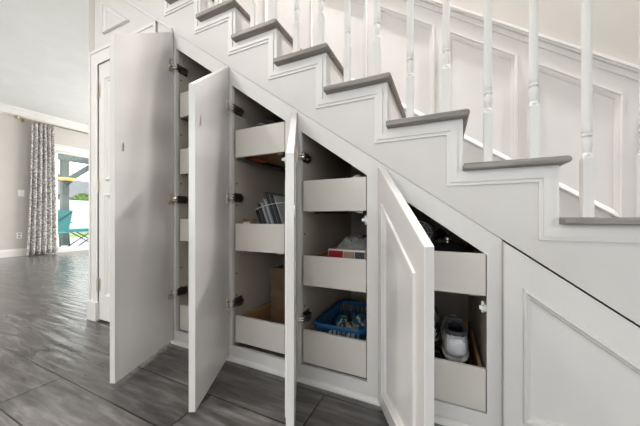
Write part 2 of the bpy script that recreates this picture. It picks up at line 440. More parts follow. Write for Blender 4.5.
for j in range(-5, 5):
    xr = .419 + .479 * j; xl = xr - .405
    pl = [(xl, 1.39 - sl * xl), (xr, 1.39 - sl * xr), (xr, 2.092 - sl * xr), (xl, 2.092 - sl * xl)]
    struct('trim_%d' % n, mould_ring(pl, YF - .006, 1.1, 1.9), 'white', 'sloping rectangular wainscot moulding'); n += 1

# ------------------------------------------------------------------ staircase
st = empty('staircase', (0, 0, .0), 'open-sided white staircase with grey wooden treads and turned white balusters', 'staircase')
def tread_mb(k):
    x0 = LEFT[k]; x1 = (LEFT[k - 1] if k - 1 in LEFT else LEFT[k] + .272) + .021; z = TZ[k]; t = .022
    arc = [(x1 - t / 2 + t / 2 * math.cos(a), z - t / 2 + t / 2 * math.sin(a)) for a in [R(-90 + 22.5 * i) for i in range(9)]]
    main = MB().prism([(x0 - .012, z - t)] + arc + [(x0 - .012, z)], .0, YF - .022)
    lip = MB().prism([(x0 + .001, z - t)] + arc + [(x0 + .001, z)], -.046, .0)
    main.add(lip.v, lip.f)
    return main
def bal_shaft(x, y, z, ztop):
    h = ztop - z
    pr = [(.0138, .198), (.0130, .204), (.0105, .207), (.0112, .214), (.0135, .228), (.0140, .238), (.0125, .252), (.0110, .258), (.0142, .262), (.0142, .268), (.0118, .271), (.0140, .275), (.0136, .29), (.0132, .45), (.0115, h - .12), (.0105, h)]
    return MB().lathe(pr, (x, y, z), 14)
for k in KS:
    obj('tread', tread_mb(k), 'tread', st, bevel=.004)
    xr = LEFT[k]
    obj('riser', B(xr - .012, xr + .001, YW + .001, YF - .022, TZ[k] - .001, TZ[k] + RISE - .0225), 'white', st)
    for dx in (.084, .218):
        x = LEFT[k] + dx
        ztop = TZ[k] + 1.02 - (dx - .15) * .7
        b = obj('baluster', bal_shaft(x, .04, TZ[k], ztop), 'white', st, smooth='auto')
        s = .0142
        blk = MB().loops([[(x - s, .04 - s, TZ[k]), (x + s, .04 - s, TZ[k]), (x + s, .04 + s, TZ[k]), (x - s, .04 + s, TZ[k])],
                          [(x - s, .04 - s, TZ[k] + .190), (x + s, .04 - s, TZ[k] + .190), (x + s, .04 + s, TZ[k] + .190), (x - s, .04 + s, TZ[k] + .190)],
                          [(x - .010, .04 - .010, TZ[k] + .201), (x + .010, .04 - .010, TZ[k] + .201), (x + .010, .04 + .010, TZ[k] + .201), (x - .010, .04 + .010, TZ[k] + .201)]])
        obj('square_base', blk, 'white', b, bevel=.0015)
xa, xb = LEFT[-3] + .25, LEFT[11] - .0
hr = [(-.03, -.028), (.03, -.028), (.032, .0), (.024, .022), (0, .03), (-.024, .022), (-.032, 0)]
def rail_ring(x): zc = 1.80 - .707 * (x - (LEFT[0] + .15)) + .02; return [(x, .04 + a, zc + b) for a, b in hr]
obj('handrail', MB().loops([rail_ring(xa), rail_ring(xb)]), 'tread', st, smooth='auto')

# ------------------------------------------------------------------ cabinets under the stairs
A = [-1.509, -1.058, -.632, -.222, .184]
OPEN = [(-1.488, -1.120), (-1.039, -.700), (-.612, -.294), (-.203, .139)]
DRAW = [[(1.390, 1.536), (1.043, 1.195), (.637, .770), (.098, .246)],
        [(1.102, 1.250), (.601, .747), (.110, .250)],
        [(.808, .953), (.460, .600), (.096, .250)],
        [(.500, .651), (.088, .239)]]
DX = [(-1.455, -1.128), (-1.018, -.706), (-.602, -.298), (-.190, .136)]
HZ = [(1.70, .89, .32), (1.373, .889, .314), (1.071, .302), (.80, .30)]
CATCH = [(-1.124, 1.45), (-.705, 1.065), (-.298, .769), (.136, .455)]
ANG = [68.0, 63.0, 61.5, 60.0]
DTOP = [1.922, 1.598, 1.280, .992]
names = ['tallest open cabinet under the stairs, its four drawers partly hidden by doors',
         'open cabinet holding grey folders and a brown paper bag under the stairs',
         'open cabinet holding the red and white carton and blue basket under the stairs',
         'lowest open cabinet under the stairs, with sneakers in its bottom drawer']
BZ = .030
TH = .026

def door_poly(w_, ztop): return [(0.0, BZ), (w_, BZ), (w_, ztop - .72 * w_), (0.0, ztop)]
DEPTH = .75
cabs = []
for i in range(4):
    a, b = A[i], A[i + 1]; o0, o1 = OPEN[i]
    cab = empty('under_stair_cabinet', (a, 0, 0), names[i], 'cabinet', 'open cabinets under the stairs')
    cabs.append(cab)
    g = .0008
    fr = MB()
    fr.prism([(a + g, BZ), (o0, BZ), (o0, zt(o0) - .0004), (a + g, zt(a) - .0004)], 0, .018)
    fr.prism([(o1, BZ), (b - g, BZ), (b - g, zt(b) - .0004), (o1, zt(o1) - .0004)], 0, .018)
    fr.prism([(o0, zo(o0)), (o1, zo(o1)), (o1, zt(o1) - .0004), (o0, zt(o0) - .0004)], 0, .018)
    fr.prism([(o0, BZ), (o1, BZ), (o1, .083), (o0, .083)], 0, .018)
    obj('face_frame', fr, 'white', cab)
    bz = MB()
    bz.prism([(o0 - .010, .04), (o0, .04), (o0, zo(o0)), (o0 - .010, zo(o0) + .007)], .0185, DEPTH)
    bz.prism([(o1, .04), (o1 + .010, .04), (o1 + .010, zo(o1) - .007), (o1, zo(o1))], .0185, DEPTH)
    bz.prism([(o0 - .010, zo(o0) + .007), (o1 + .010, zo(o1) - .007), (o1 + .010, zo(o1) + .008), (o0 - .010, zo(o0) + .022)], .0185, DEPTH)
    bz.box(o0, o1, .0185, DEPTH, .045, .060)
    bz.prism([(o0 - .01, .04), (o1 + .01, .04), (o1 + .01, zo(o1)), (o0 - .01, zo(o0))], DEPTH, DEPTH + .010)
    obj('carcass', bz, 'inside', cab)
    # screw holes down the side panels
    top = zo(o0)
    for z in [z1 + .10 for _, z1 in DRAW[i]] + [z1 + .22 for _, z1 in DRAW[i][1:]]:
        if z < top - .04:
            rot = Matrix.Translation((o0 + .0004, .035, z)) @ Matrix.Rotation(R(90), 4, 'Y')
            obj('screw_hole', MB().lathe([(.0045, -.001), (.0045, .001)], n=10, mat=rot), 'hole', cab)
    # drawers
    for z0_, z1_ in DRAW[i]:
        x0, x1 = DX[i]
        dr = MB(); t = .012; zb = z0_ + .012; zh = z1_ - .012; yb = .52
        ix0, ix1 = x0 + .006, x1 - .006
        dr.box(ix0, ix0 + t, .0185, yb, zb, zh).box(ix1 - t, ix1, .0185, yb, zb, zh).box(ix0 + t, ix1 - t, yb - t, yb, zb, zh).box(ix0 + t, ix1 - t, .0185, yb - t, zb, zb + .008)
        D = obj('drawer', dr, 'ply', cab)
        obj('drawer_front', B(x0, x1, .002, .018, z0_, z1_), 'drawer', D, bevel=.002)
        obj('drawer_slide', MB().box(o0 + .001, x0 + .004, .03, .53, z0_ + .004, z0_ + .022).box(x1 - .004, o1 - .001, .03, .53, z0_ + .004, z0_ + .022)
            .box(x0 + .02, x0 + .05, .02, .5, z0_ - .008, z0_ + .011).box(x1 - .05, x1 - .02, .02, .5, z0_ - .008, z0_ + .011), 'bronze', D)
    # catch at the right of the opening
    cx, cz = CATCH[i]
    c = MB().box(cx - .006, cx + .001 + .003, .006, .05, cz - .012, cz + .012).box(cx - .020, cx - .006, .004, .018, cz - .006, cz + .008).box(cx - .012, cx - .004, .02, .032, cz - .020, cz + .020)
    tag(obj('door_catch', c, 'catch', cab, bevel=.002), 'white plastic door catch')
    # door
    th = R(ANG[i])
    wd = (b - a) - (.016 if i == 0 else .006)
    pol = door_poly(wd, DTOP[i])
    dslab = panel_slab(pol, [.06, .053, .095, .053], 0.0, -TH)
    D = obj('door', dslab, 'gloss', cab, loc=(a - wloc(cab).x + (-.0 if i else 0), -.0035, 0), rotz=-th, world=False, bevel=.0)
    # strike plate near the free edge, on the inside of the door
    zz = {0: 1.11, 1: 1.17, 2: .80, 3: .48}[i]
    lx = wd - .045
    sp = MB()
    rot = Matrix.Translation((lx, .0, zz)) @ Matrix.Rotation(R(-90), 4, 'X')
    rings = [[(r * .0075 * math.cos(2 * PI * q / 16), r * .020 * math.sin(2 * PI * q / 16), zc) for q in range(16)] for r, zc in ((1, -.001), (1, .002), (.6, .003))]
    sp.loops([[tuple(rot @ Vector(p)) for p in rg] for rg in rings])
    obj('strike_plate', sp, 'chrome', D, world=False, smooth='auto')
    # concealed hinges: a cup plate on the door, an arm and a block on the cabinet side
    dx_, dy_ = math.cos(th), -math.sin(th); nx, ny = math.sin(th), math.cos(th)
    def loc2(px, py):   # world xy -> door local
        rx, ry = px - a, py + .0035
        return (rx * dx_ + ry * dy_, rx * nx + ry * ny)
    for z in HZ[i]:
        plate = MB()
        plate.box(.012, .044, .0, .003, z - .034, z + .034)
        cup = Matrix.Translation((.023, .003, z)) @ Matrix.Rotation(R(-90), 4, 'X')
        plate.lathe([(.015, -.001), (.016, .004), (.011, .006)], n=14, mat=cup)
        for zz_ in (z - .024, z + .024):
            scw = Matrix.Translation((.023, .003, zz_)) @ Matrix.Rotation(R(-90), 4, 'X'); plate.lathe([(.005, -.001), (.005, .003)], n=8, mat=scw)
        H = obj('hinge', plate, 'chrome', D, world=False, smooth='auto')
        # block on the cabinet side panel (world xy -> door local)
        def L3(x, y, zc): q = loc2(x, y); return (q[0], q[1], zc)
        bl = MB()
        def wbox(x0, x1, y0, y1, z0_, z1_):
            vs = [L3(x, y, zc) for zc in (z0_, z1_) for x, y in ((x0, y0), (x1, y0), (x1, y1), (x0, y1))]
            bl.add(vs, [(0, 3, 2, 1), (4, 5, 6, 7), (0, 1, 5, 4), (1, 2, 6, 5), (2, 3, 7, 6), (3, 0, 4, 7)])
        xo = OPEN[i][0]
        wbox(xo + .001, xo + .006, .012, .075, z - .024, z + .024)
        wbox(xo + .006, xo + .022, -.004, .068, z - .010, z + .010)
        wbox(xo + .010, xo + .027, .020, .052, z - .019, z - .008)
        wbox(xo + .008, xo + .020, -.006, .012, z - .017, z + .017)
        obj('hinge_block', bl, 'bronze', H, world=False, bevel=.0015, loc=(0, 0, 0))
        q0 = L3(xo + .014, -.002, z)
        am = MB().tube([(.026, .005, z + .006), (.020, .017, z + .006), ((.020 + q0[0]) / 2, (.022 + q0[1]) / 2, z + .006), (q0[0], q0[1], z + .006)], .0045, 8)
        am.tube([(.020, .005, z - .007), (.014, .017, z - .007), ((.014 + q0[0]) / 2, (.018 + q0[1]) / 2, z - .007), (q0[0], q0[1], z - .007)], .0045, 8)
        obj('hinge_arm', am, 'chrome', H, world=False, smooth='auto', loc=(0, 0, 0))
tag(obj('lower_tray', B(-.985, -.915, .05, .16, 1.0985, 1.1005), 'orange', cabs[1]), 'orange sheet under the top drawer')

# closed cabinet with its sloping panelled door at the right
a = A[4]; b = .62
cab = empty('under_stair_cabinet', (a, 0, 0), 'closed cabinet under the stairs with sloping panelled door beside the open sneaker cabinet', 'cabinet')
fr = MB().prism([(a + .0008, BZ), (1.08, BZ), (1.08, zt(1.08) - .012), (a + .0008, zt(a) - .012)], 0, .018)
obj('face_frame', fr, 'white', cab)
pol = [(a, BZ), (b, BZ), (b, zt(b) - .008), (a, zt(a) - .008)]
obj('door', panel_slab(pol, [.07, .053, .088, .053], -.0015, -.024), 'white', cab)
struct('baseboard_cabinets', MB().prism([(0.0, FZ), (-.016, FZ), (-.016, .016), (-.012, .024), (-.004, .0295), (.018, .0295), (.018, FZ)], -1.509, 1.10, 'x').box(0, 0, 0, 0, 0, 0), 'white', 'white shoe moulding along the cabinets')
struct('floor_closet', B(-2.31, -1.72, .07, .09, FZ, 1.94), 'inside')

# ------------------------------------------------------------------ contents of the cabinets
def crumple(x0, x1, y0, y1, z0, z1, seed, nx=9, ny=9, rnd=.5):
    """a crumpled closed lump with an irregular top"""
    r = random.Random(seed); top = []; 
    for j in range(ny):
        row = []
        for i_ in range(nx):
            u, v = i_ / (nx - 1), j / (ny - 1)
            e = (math.sin(PI * u) * math.sin(PI * v)) ** .35
            z = z0 + .004 + (z1 - z0) * e * (1 - rnd * r.random())
            row.append((x0 + (x1 - x0) * u + (r.random() - .5) * (x1 - x0) * .04, y0 + (y1 - y0) * v, z))
        top.append(row)
    vs = [p for row in top for p in row]; fs = []
    for j in range(ny - 1):
        for i_ in range(nx - 1):
            k = j * nx + i_; fs.append((k, k + 1, k + nx + 1, k + nx))
    rim = [i_ for i_ in range(nx)] + [j * nx + nx - 1 for j in range(1, ny)] + [(ny - 1) * nx + i_ for i_ in range(nx - 2, -1, -1)] + [j * nx for j in range(ny - 2, 0, -1)]
    o = len(vs)
    for k in rim: vs.append((vs[k][0], vs[k][1], z0))
    m = len(rim)
    fs += [(rim[k], rim[(k + 1) % m], o + (k + 1) % m, o + k) for k in range(m)]
    fs.append(tuple(range(o + m - 1, o - 1, -1)))
    return MB().add(vs, fs)

# folders leaning in the middle drawer of the second cabinet
zf = .622
spec = [('bluef', -.893, .007, .125, 'short blue-grey folder leaning lowest at the left end of the row of folders'),
        ('darkf', -.880, .010, .215, 'charcoal folder standing just behind the short blue-grey one'),
        ('grey1', -.862, .006, .240, 'thin mid-grey folder between two charcoal folders at the left'),
        ('darkf', -.848, .013, .250, 'tall charcoal folder, second charcoal one from the left in the row'),
        ('grey2', -.830, .012, .262, 'thick pale grey folder under the white cord, the leftmost pale one'),
        ('darkf', -.813, .006, .268, 'thin charcoal folder squeezed between the two thick pale grey folders'),
        ('grey2', -.800, .013, .280, 'thick pale grey folder under the white cord, the middle pale one'),
        ('darkf', -.782, .014, .318, 'tallest charcoal folder with a wide black top corner'),
        ('grey1', -.764, .006, .310, 'thin grey folder right of the tallest charcoal folder'),
        ('darkf', -.752, .012, .300, 'charcoal folder at the right, touching the last pale grey folder'),
        ('grey2', -.736, .008, .296, 'last pale grey folder at the right, beside the door edge')]
tilt = R(-21)
for j, (m_, x, t, h, lab) in enumerate(spec):
    y0 = .095 + .008 * (j % 3)
    x = -.906 + .0168 * j
    mt = Matrix.Translation((x, 0, zf + .001)) @ Matrix.Rotation(tilt, 4, 'Y')
    mb = MB()
    mb.box(0, t * .3, y0, y0 + .22, t * .5 + .002, h, mt)
    mb.box(t * .7, t, y0, y0 + .22, t * .5 + .002, h - .012, mt)
    mb.box(t * .3, t * .7, y0 + .205, y0 + .22, t * .5 + .002, h - .012, mt)
    mb.box(t * .3, t * .7, y0 + .004, y0 + .2, t * .5 + .004, h - .02, mt)
    tag(obj('folder', mb, m_, bevel=.0008), lab, 'folder', 'folders leaning in the drawer')
crd = [(-.958, .090, .818), (-.93, .088, .832), (-.88, .088, .846), (-.82, .088, .856), (-.735, .090, .858)]
tag(obj('string', MB().tube(crd, .0017, 6), 'cord', smooth=True), 'white cord stretched across the leaning grey folders', 'string')
bx = empty('small_box', (-.965, .1, .6215), 'small open tan box beside the leaning folders', 'box')
q = MB(); x0, x1, y0, y1, z0_, z1_ = -.992, -.935, .03, .080, .6215, .772
q.box(x0, x1, y0, y0 + .003, z0_, z1_ - .012).box(x0, x1, y1 - .003, y1, z0_, z1_).box(x0, x0 + .003, y0, y1, z0_, z1_).box(x1 - .003, x1, y0, y1, z0_, z1_).box(x0, x1, y0, y1, z0_, z0_ + .003)
obj('box_body', q, 'kraftbox', bx); obj('box_flap', B(x0 + .008, x1 - .008, y0 - .002, y0, z1_ - .05, z1_ - .018), 'card', bx)

# black cap shaped bag in the top drawer of the second cabinet
bag = empty('black_bag', (-.86, .2, 1.125), 'rounded black bag peeping over the top drawer above the folders', 'bag')
q = MB(); rings = []
for s_ in range(11):
    u = s_ / 10; y = .028 + .15 * u; k = math.sin(PI * (.08 + .84 * u)) ** .5
    rings.append([(-.882 + .106 * k * math.cos(p), y, 1.126 + max(0, .195 * k * math.sin(p)) + .0) for p in [R(180 - 15 * m_) for m_ in range(13)]])
q.loops(rings); obj('bag_body', q, 'blackcloth', bag, smooth=True)
hp = [(-.96 + .0 * t, .07, 1.20) for t in (0,)]
hp = [(-.882 + .070 * math.cos(R(t)), .034, 1.20 + .075 * math.sin(R(t))) for t in range(120, 15, -12)]
tag(obj('bag_strap', MB().tube(hp, .003, 6), 'grey1', bag, smooth=True), 'grey strap')
tag(obj('paper_sheet', crumple(-.768, -.737, .03, .30, 1.125, 1.260, 5, 5, 8, .18), 'card'), 'pale crumpled paper beside the black bag in the top drawer', 'paper')

# brown paper bag in the bottom drawer of the second cabinet
pb = empty('paper_bag', (-.84, .30, .131), 'tall brown paper bag standing in the drawer below the folders', 'bag')
x0, x1, y0, y1, z0_ = -.945, -.745, .22, .345, .1305
r = random.Random(3)
def bag_ring(z, j, infl):
    pts = []
    base = [(x0, y0), ((x0 + x1) / 2, y0), (x1, y0), (x1, (y0 + y1) / 2), (x1, y1), ((x0 + x1) / 2, y1), (x0, y1), (x0, (y0 + y1) / 2)]
    for m_, (x, y) in enumerate(base):
        fold = .018 * infl if m_ in (3,) else (-.018 * infl if m_ == 7 else 0)
        pts.append((x - fold * (1 if m_ == 3 else 1) + (r.random() - .5) * .008, y + (r.random() - .5) * .010, z + ((r.random() - .5) * .018 if j == 8 else 0)))
    return pts
rg = [bag_ring(z0_ + .002 + (.350) * j / 8, j, j / 8) for j in range(9)]
inn = [[(Vector(p) + (Vector(((x0 + x1) / 2, (y0 + y1) / 2, p[2])) - Vector(p)) * .05) for p in rg[j]] for j in range(8, 4, -1)]
obj('bag_body', MB().loops(rg + [[tuple(p) for p in q_] for q_ in inn]), 'bag', pb)
for yy in (y0 + .004, y1 - .006):
    hp = [(-.845 + .045 * math.cos(R(t)), yy, .475 + .045 * math.sin(R(t))) for t in range(180, -1, -20)]
    obj('bag_handle', MB().tube([(-.89, yy, .45)] + hp + [(-.80, yy, .45)], .003, 6), 'bag', pb, smooth=True)
tag(obj('cloth_bundle', crumple(-.925, -.765, .235, .335, .36, .505, 8, 8, 6, .45), 'blackcloth'), 'dark crumpled cloth sticking out of the brown paper bag', 'cloth')

# third cabinet
tag(obj('rolled_cloth', MB().ball((-.365, .10, .935), (.035, .04, .045), 12, 8), 'card', smooth=True), 'small rolled white cloth just showing over the top drawer above the carton', 'cloth')
car = empty('carton', (-.42, .25, .481), 'red and white printed carton in the middle drawer above the blue basket', 'carton')
x0, x1, y0, y1, z0_, z1_ = -.512, -.325, .09, .36, .4805, .626
obj('carton_body', B(x0, x1, y0, y1, z0_, z1_), 'card', car, bevel=.002)
obj('printed_panel', MB().box(x0 + .003, x0 + .078, y0 - .0012, y0 + .001, z0_ + .01, z1_ - .006), 'red', car)
tag(obj('red_edge', MB().box(x0 - .001, x0 + .030, y0 + .02, y1 - .02, z1_ - .002, z1_ + .0012).box(x0 - .0012, x0 + .001, y0 + .01, y1 - .01, z0_ + .01, z1_ - .02), 'red', car), 'red strip')
obj('photo_panel', B(x0 + .080, x1 - .052, y0 - .0014, y0 + .001, z0_ + .01, z1_ - .008), 'tan', car)
obj('dark_panel', B(x1 - .050, x1 - .004, y0 - .0014, y0 + .001, z0_ + .01, z1_ - .008), 'darkf', car)
tag(obj('plastic_bag', crumple(-.490, -.330, .16, .35, .6275, .692, 12, 12, 12, .6), 'clear_bag'), 'crumpled clear grey plastic bag lying on top of the red and white carton', 'bag')
tag(obj('dark_pouch', crumple(-.50, -.32, .375, .495, .4805, .69, 13, 8, 7, .35), 'blackcloth'), 'dark soft pouch behind the red and white carton', 'pouch')
tag(obj('red_cloth', crumple(-.572, -.518, .06, .30, .4805, .598, 14, 5, 9, .3), 'red'), 'dull red cloth squeezed beside the red and white carton', 'cloth')

bk = empty('plastic_basket', (-.44, .25, .117), 'bright blue slotted plastic basket in the bottom drawer below the carton', 'basket')
def rrect(cx, cy, hx, hy, z, rad=.03, n_=5):
    pts = []
    for (sx, sy, a0) in ((1, 1, 0), (-1, 1, 90), (-1, -1, 180), (1, -1, 270)):
        for q_ in range(n_):
            an = R(a0 + 90 * q_ / (n_ - 1)); pts.append((cx + sx * (hx - rad) + rad * math.cos(an), cy + sy * (hy - rad) + rad * math.sin(an), z))
    return pts
cx, cy = -.449, .235
zb_, zr = .1175, .272
obj('basket_base', MB().loops([rrect(cx, cy, .102, .165, zb_), rrect(cx, cy, .103, .166, zb_ + .004)]), 'blue', bk)
low = rrect(cx, cy, .103, .168, zb_ + .006, n_=9); hi = rrect(cx, cy, .120, .188, zr - .012, n_=9)
lat = MB()
def resample(ring, m):
    P_ = [Vector(p) for p in ring] + [Vector(ring[0])]; Ls = [0]
    for p, q_ in zip(P_[:-1], P_[1:]): Ls.append(Ls[-1] + (q_ - p).length)
    out = []
    for i_ in range(m):
        s_ = Ls[-1] * i_ / m; j = max(k for k in range(len(Ls)) if Ls[k] <= s_ + 1e-9); j = min(j, len(P_) - 2)
        u = (s_ - Ls[j]) / max(1e-9, Ls[j + 1] - Ls[j]); out.append(P_[j].lerp(P_[j + 1], u))
    return out
NB = 52
for p, q_ in zip(resample(low, NB), resample(hi, NB)): lat.tube([p, q_], .0042, 4)
for ring, rad in ((low, .005), (rrect(cx, cy, .1095, .1755, .175, n_=9), .004), (rrect(cx, cy, .114, .181, .218, n_=9), .004)):
    lat.tube(ring, rad, 6, closed=True)
obj('basket_lattice', lat, 'blue', bk)
rim = []
for dx, z in ((0, zr - .016), (.007, zr - .014), (.009, zr), (.004, zr + .005), (-.002, zr + .003), (-.003, zr - .012)):
    rim.append(rrect(cx, cy, .119 + dx, .188 + dx, z, .034, 9))
obj('basket_rim', MB().loops(rim, close=True), 'blue', bk, smooth='auto')
r = random.Random(21); k = 0
packs = [(-.500, .125, 0, 'print_pack', 'printed cream packet at the front left inside the blue basket', .150), (-.408, .125, 90, 'print_pack', 'patterned cream packet nearest the front right of the blue basket', .175),
         (-.455, .220, 92, 'print_pack', 'cream packet lying crosswise in the middle of the blue basket', .160), (-.510, .300, 5, 'teal_pack', 'teal foil packet against the left side of the blue basket', .165),
         (-.410, .290, 95, 'teal_pack', 'teal foil packet at the right rear of the blue basket', .185)]
for x, y, an, m_, lab, zp in packs:
    q = crumple(-.038, .038, -.048, .048, 0, .078, 30 + k, 8, 9, .35)
    mt = Matrix.Translation((x, y, zp)) @ Matrix.Rotation(R(an), 4, 'Z') @ Matrix.Rotation(R(5 * ((k % 3) - 1)), 4, 'X')
    mb = MB().add(q.v, q.f, mt)
    tag(obj('packet', mb, m_), lab, 'packet', 'packets in the blue basket'); k += 1

# ---- shoes
def shoe(name, label, loc, rz, upper, sole, lining, L=.27, W=.092, pitch=0., group=None, roll=0., zs=1.):
    root = empty(name, loc, label, 'shoe', group)
    mt = Matrix.Rotation(R(rz), 4, 'Z') @ Matrix.Rotation(R(pitch), 4, 'X') @ Matrix.Rotation(R(roll), 4, 'Y') @ Matrix.Diagonal((1, 1, zs, 1))
    def width(t):   # t 0 heel .. 1 toe
        return W / 2 * (.72 + .28 * math.sin(PI * min(1, t / .25) / 2) - .12 * math.exp(-((t - .42) / .12) ** 2) + .04 * math.exp(-((t - .72) / .15) ** 2)) * (1 if t < .8 else math.sqrt(max(.02, 1 - ((t - .8) / .215) ** 2)))
    S = [0, .015, .05, .12, .22, .34, .46, .58, .70, .80, .88, .94, .98, 1.0]
    sm = []
    for t in S:
        w_ = width(t) * (.55 if t == 0 else (.85 if t == .015 else 1)) * 1.04; lift = .012 * max(0, (t - .75) / .25) ** 2
        h = .030 - .008 * t
        y = t * L
        sm.append([(-w_ * .92, y, lift), (w_ * .92, y, lift), (w_ * 1.05, y, lift + h * .5), (w_, y, lift + h), (-w_, y, lift + h), (-w_ * 1.05, y, lift + h * .5)])
    q = MB().loops(sm); obj('sole', MB().add(q.v, q.f, mt), sole, root, smooth='auto', world=False, sub=1)
    # upper as an open shell: outer rings up to the collar, then inside
    def topz(t):
        if t < .08: return .092 + .012 * (1 - t / .08)
        if t < .30: return .092 - .012 * math.sin(PI * (t - .08) / .3)
        return max(.034, .098 - .075 * ((t - .30) / .55) ** .9 if t < .85 else .040 - .03 * (t - .85))
    rings = []
    for t in S:
        w_ = width(t) * (.50 if t == 0 else (.82 if t == .015 else 1)); zt_ = topz(t); y = t * L + (.006 if t == 0 else 0); lift = .012 * max(0, (t - .75) / .25) ** 2
        ring = []
        for a_ in range(11):
            th_ = PI * a_ / 10
            op = t < .36
            if op:
                xx = w_ * math.cos(th_) * (1 if abs(math.cos(th_)) > .5 else 1)
                # walls rise, the middle stays low: the foot opening
                side = abs(math.cos(th_))
                zz = .022 + (zt_ - .022) * (min(1, math.sin(th_) * 1.9) if side > .62 else .25)
                if t <= .015: zz = .022 + (zt_ - .022) * min(1, math.sin(th_) * 1.6)
            else:
                xx = w_ * math.cos(th_); zz = .022 + (zt_ - .022) * math.sin(th_) ** .75
            ring.append((xx, y, zz + lift))
        ring += [(-w_ * .9, y, .018 + lift), (w_ * .9, y, .018 + lift)]
        rings.append(ring)
    q = MB().loops(rings); obj('upper', MB().add(q.v, q.f, mt), upper, root, smooth=True, world=False)
    # heel counter, collar, tongue, laces
    q = MB(); hc = []
    for a_ in range(-70, 71, 14):
        x = math.sin(R(a_)) * W * .40; y = .030 - math.cos(R(a_)) * .036
        hc.append([(x, y, .024), (x * 1.02, y - .003, .045), (x * .98, y - .001, .075), (x * .86, y + .003, .092 - .0002 * abs(a_)), (x * .8, y + .010, .088), (x * .9, y + .010, .026)])
    obj('heel_counter', MB().add(*[getattr(MB().loops(hc), s_) for s_ in ('v', 'f')], mt), 'shoe_l' if sole == 'shoe_l' else upper, root, smooth=True, world=False)
    col = [(W * .36 * math.sin(R(t)), .052 - .045 * math.cos(R(t)) * (1 if math.cos(R(t)) > 0 else 1.4), .092 + .012 * math.cos(R(t)) * (1 if math.cos(R(t)) > 0 else -.6)) for t in range(0, 360, 20)]
    obj('collar', MB().add(*[getattr(MB().tube(col, .0075, 8, closed=True), s_) for s_ in ('v', 'f')], mt), lining, root, smooth=True, world=False)
    ln = [[(W * .35 * f_ * math.sin(R(t)), .056 - .046 * f_ * math.cos(R(t)) * (1 if math.cos(R(t)) > 0 else 1.35), z_) for t in range(0, 360, 20)] for f_, z_ in ((1.0, .088), (.9, .070), (.1, .060))]
    obj('lining', MB().add(*[getattr(MB().loops(ln, False, True), s_) for s_ in ('v', 'f')], mt), 'black', root, smooth=True, world=False)
    tg = MB().loops([[(-.022, .098, .070), (.022, .098, .070), (.022, .106, .072), (-.022, .106, .072)], [(-.026, .082, .105), (.026, .082, .105), (.026, .092, .108), (-.026, .092, .108)],
                     [(-.022, .070, .126), (.022, .070, .126), (.022, .080, .130), (-.022, .080, .130)]])
    obj('tongue', MB().add(tg.v, tg.f, mt), lining, root, world=False, smooth=True)
    lc = MB()
    for j in range(5):
        t = .36 + .065 * j; y = t * L; z = topz(t) + .003
        lc.tube([(-.026 + .002 * j, y, z - .012), (-.012, y + .004, z), (.012, y + .006, z), (.026 - .002 * j, y + .002, z - .012)], .0028, 6)
    obj('laces', MB().add(lc.v, lc.f, mt), 'cord' if lining != 'blackcloth' else 'grey1', root, smooth=True, world=False)
    return root
zd = .1085
shoe('sneaker', 'grey and white running shoe, heel outwards, on top of the shoes in the bottom drawer', (.044, .078, .202), 1, 'shoe_w', 'shoe_l', 'shoe_d', zs=1.2, pitch=12, W=.098)
shoe('sneaker', 'black trainer with pale laces behind the grey and white running shoe', (-.060, .21, .208), 4, 'blackcloth', 'shoe_l', 'grey1', L=.25, pitch=20)
shoe('sneaker', 'black shoe lying under the grey and white running shoe', (.060, .060, zd), 0, 'blackcloth', 'black', 'blackcloth', zs=.76, W=.084)
shoe('sneaker', 'black shoe lying left of centre under the black trainer', (-.040, .075, zd), 0, 'blackcloth', 'black', 'blackcloth', zs=.76, W=.084)
bt = empty('suede_boot', (-.129, .08, zd), 'tan suede boot at the left of the running shoe, half hidden by the door edge', 'boot')
q = MB(); rg = []
for z, hx, hy, oy in ((.012, .034, .115, .12), (.05, .036, .115, .12), (.085, .036, .085, .09), (.12, .035, .058, .062), (.20, .037, .056, .058), (.245, .040, .058, .058)):
    rg.append([(-.129 + hx * math.cos(2 * PI * k / 16), .06 + oy + hy * math.sin(2 * PI * k / 16), zd + z) for k in range(16)])
ins = [[(-.129 + (x + .129) * .86, .06 + .058 + (y - .118) * .86, z - .002 - dz) for x, y, z in rg[-1]] for dz in (0, .06)]
q.loops(rg + ins); obj('boot_shaft', q, 'tan', bt, smooth=True)
obj('sole', MB().loops([[(-.129 + .037 * math.cos(2 * PI * k / 16), .18 + .118 * math.sin(2 * PI * k / 16), zd + z) for k in range(16)] for z in (.0, .014)]), 'ply', bt)

# ---- top drawer of the lowest cabinet
zt_ = .5205
ap = empty('hair_dryer', (-.045, .16, zt_), 'black round ribbed appliance head standing in the top drawer above the sneakers', 'appliance')
mt = Matrix.Translation((-.095, .085, .712)) @ Matrix.Rotation(R(65), 4, 'X') @ Matrix.Scale(1.2, 4) @ Matrix.Rotation(R(0), 4, 'Y')
obj('head', MB().lathe([(.030, -.06), (.045, -.04), (.052, 0), (.055, .006), (.050, .012), (.046, .006), (.01, .004)], n=24, mat=mt), 'black', ap, smooth='auto')
g = MB()
for rr in (.012, .022, .032, .042): g.tube([tuple(mt @ Vector((rr * math.cos(R(t)), rr * math.sin(R(t)), .010))) for t in range(0, 360, 20)], .0022, 6, closed=True)
for t in range(0, 180, 30): g.tube([tuple(mt @ Vector((s_ * .046 * math.cos(R(t)), s_ * .046 * math.sin(R(t)), .010))) for s_ in (-1, 0, 1)], .0016, 6)
tag(obj('ribbed_grille', g, 'grey1', ap, smooth=True), 'grey concentric ribs')
obj('grip', MB().tube([(-.096, .112, .69), (-.098, .115, .60), (-.098, .115, .535)], [.022, .020, .018], 10), 'black', ap, smooth=True)
pan = empty('saucepan', (.03, .22, zt_), 'shiny black lidded pan in the top drawer beside the round ribbed appliance', 'pan')
